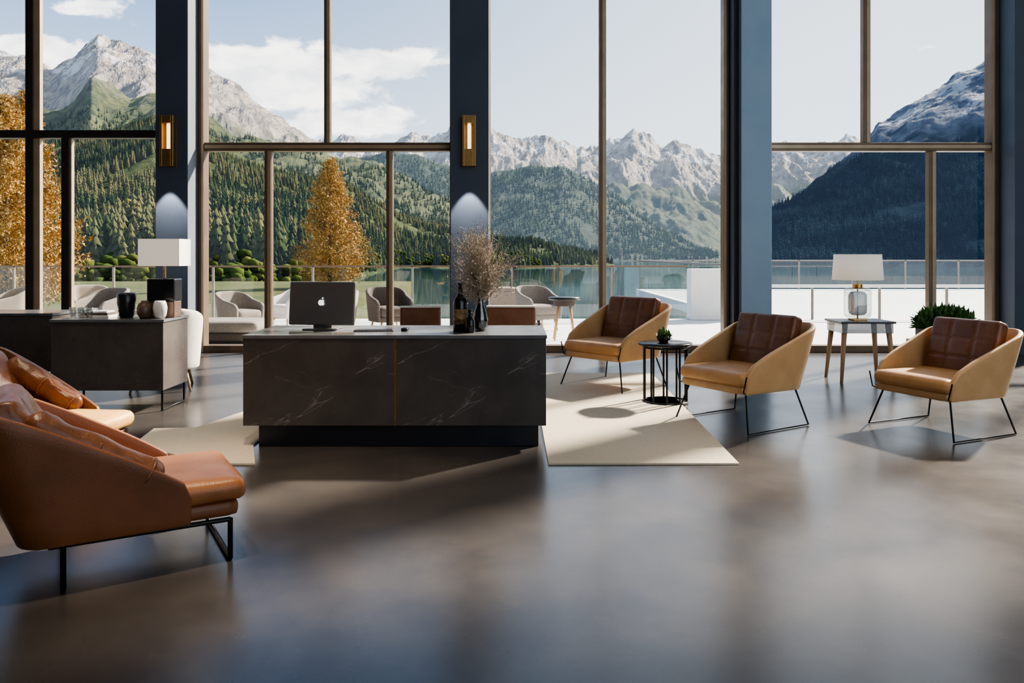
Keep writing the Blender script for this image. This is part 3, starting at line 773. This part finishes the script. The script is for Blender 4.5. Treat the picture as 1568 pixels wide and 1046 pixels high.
forest('forest_on_ridge',G,nv,7500,6,11,[(.014,.026,.016),(.024,.038,.02),(.045,.058,.028)],4,6,.1,.93,seed=5,haze_glow=HZ,hz=.07,zmax=190)
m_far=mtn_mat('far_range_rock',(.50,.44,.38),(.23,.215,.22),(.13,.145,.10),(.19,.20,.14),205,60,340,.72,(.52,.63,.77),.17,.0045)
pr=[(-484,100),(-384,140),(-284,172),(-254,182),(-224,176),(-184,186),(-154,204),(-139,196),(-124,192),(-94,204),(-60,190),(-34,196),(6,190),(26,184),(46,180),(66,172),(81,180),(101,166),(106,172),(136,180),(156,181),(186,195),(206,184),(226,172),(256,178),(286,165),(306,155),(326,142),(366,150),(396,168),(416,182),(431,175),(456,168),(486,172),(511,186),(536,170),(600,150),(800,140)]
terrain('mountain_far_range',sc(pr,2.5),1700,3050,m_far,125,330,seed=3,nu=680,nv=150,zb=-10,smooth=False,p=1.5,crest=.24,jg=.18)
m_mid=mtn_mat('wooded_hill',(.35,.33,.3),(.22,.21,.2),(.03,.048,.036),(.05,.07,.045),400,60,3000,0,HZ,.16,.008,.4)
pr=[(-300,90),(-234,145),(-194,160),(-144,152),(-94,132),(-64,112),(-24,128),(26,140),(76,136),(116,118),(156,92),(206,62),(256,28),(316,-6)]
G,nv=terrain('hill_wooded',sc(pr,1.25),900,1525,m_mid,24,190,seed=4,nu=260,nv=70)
forest('forest_on_wooded_hill',G,nv,7500,8,13,[(.016,.032,.026),(.024,.042,.03),(.04,.058,.034)],3,6,.05,.98,seed=6,haze_glow=HZ,hz=.15)
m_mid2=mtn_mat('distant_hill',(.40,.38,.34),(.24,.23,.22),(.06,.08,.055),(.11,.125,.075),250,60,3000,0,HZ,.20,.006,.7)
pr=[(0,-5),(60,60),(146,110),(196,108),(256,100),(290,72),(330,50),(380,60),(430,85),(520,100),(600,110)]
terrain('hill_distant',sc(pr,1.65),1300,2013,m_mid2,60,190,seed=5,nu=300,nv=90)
BH=(.050,.105,.22)  # navy emission colour painting haze onto the right-hand mountain
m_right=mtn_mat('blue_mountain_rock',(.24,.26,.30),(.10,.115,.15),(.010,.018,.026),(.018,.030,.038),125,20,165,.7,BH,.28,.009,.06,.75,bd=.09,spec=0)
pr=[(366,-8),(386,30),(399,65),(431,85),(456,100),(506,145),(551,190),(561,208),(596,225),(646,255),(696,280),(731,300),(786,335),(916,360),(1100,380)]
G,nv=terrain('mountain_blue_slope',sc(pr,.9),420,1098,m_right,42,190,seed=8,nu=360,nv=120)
forest('forest_on_blue_slope',G,nv,7500,6,10,[(.006,.013,.018),(.012,.024,.030),(.022,.038,.040)],4,6,.02,.9,seed=7,zmax=112,haze_glow=BH,hz=.28,hstr=.75)
m_near=mtn_mat('forest_floor',(.2,.2,.12),(.12,.12,.08),(.025,.038,.015),(.06,.075,.028),900,30,9000,0,HZ,.02,.03,.5)
def yn(xc):
    px=xc*2+784
    return 70+330*min(1,max(0,(px-500)/110))
pr=[(-560,85),(-442,85),(-392,84),(-337,88),(-305,98),(-273,110),(-232,95),(-202,76),(-167,64),(-127,58),(-97,38),(-67,26),(-17,17),(23,9),(58,2),(88,-10)]
G,nv=terrain('hillside_forested',pr,yn,610,m_near,9,90,seed=9,nu=300,nv=90,p=1.35)
forest('spruce_forest',G,nv,13000,7,13,[(.010,.018,.010),(.018,.030,.013),(.030,.044,.018),(.055,.066,.028),(.085,.080,.035)],7,12,.10,.98,seed=8,haze_glow=HZ,hz=.045,dfall=([100,250,600],[1.0,.75,.5]))
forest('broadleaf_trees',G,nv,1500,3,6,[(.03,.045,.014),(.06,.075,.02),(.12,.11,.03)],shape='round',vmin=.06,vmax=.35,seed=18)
m_meadow=pbr('meadow_grass',(.06,.075,.028),(.11,.105,.045),.4,.95,spec=.1)
box('meadow_ground',-90,-9.5,19.0,75,-3.5,-1.2,m_meadow)

def larch(name,loc,h,R,seed,N=15000):
    e=empty(name,loc); rnd=random.Random(seed)
    lathe('trunk',[(0,0),(.018*h,0),(.012*h,.3*h),(.002*h,.97*h),(0,.98*h)],M_trunk,e,seg=10)
    vs=[];fs=[];br=[]
    nb=150
    for i in range(nb):
        f=.06+.92*(i/nb)**.95; a=i*2.399+rnd.uniform(-.4,.4); L=R*((1-f)**.75)*rnd.uniform(.65,1.1)*(1 if f>.15 else .75)+.08
        z0=f*h; dz=L*rnd.uniform(.0,.35)
        tip=Vector((L*math.cos(a),L*math.sin(a),z0+dz)); b0=Vector((0,0,z0)); br.append([tuple(b0),tuple(b0.lerp(tip,.5)+Vector((0,0,-.05*L))),tuple(tip)])
        m=int(N/nb*(.35+1.3*(1-f)))
        for j in range(m):
            t=rnd.uniform(.12,1)**.7; p=b0.lerp(tip,t)+Vector((rnd.gauss(0,.11),rnd.gauss(0,.11),rnd.gauss(-.10,.13)))*(R*.5)*(.5+.6*(1-f))
            s=rnd.uniform(.03,.085)*h/9
            k=len(vs)
            for q in range(3): vs.append(tuple(p+Vector((rnd.uniform(-1,1),rnd.uniform(-1,1),rnd.uniform(-1,1)))*s*1.3))
            fs.append((k,k+1,k+2))
    tube('branches',br,.012*h/9,M_trunk,e)
    m=bpy.data.materials.get('larch_needles_gold') or pbr('larch_needles_gold',(.48,.28,.07),(.25,.14,.035),1.2,.8)
    mesh_obj('foliage',vs,fs,m,e)
larch('golden_larch_tree',(-13.7,60,-1.25),10.0,3.7,11,36000)
larch('golden_larch_tree',(-21.6,34,-1.25),9.5,3.0,12,34000)
larch('golden_larch_tree',(-23.2,38,-1.25),10.5,3.2,13,30000)
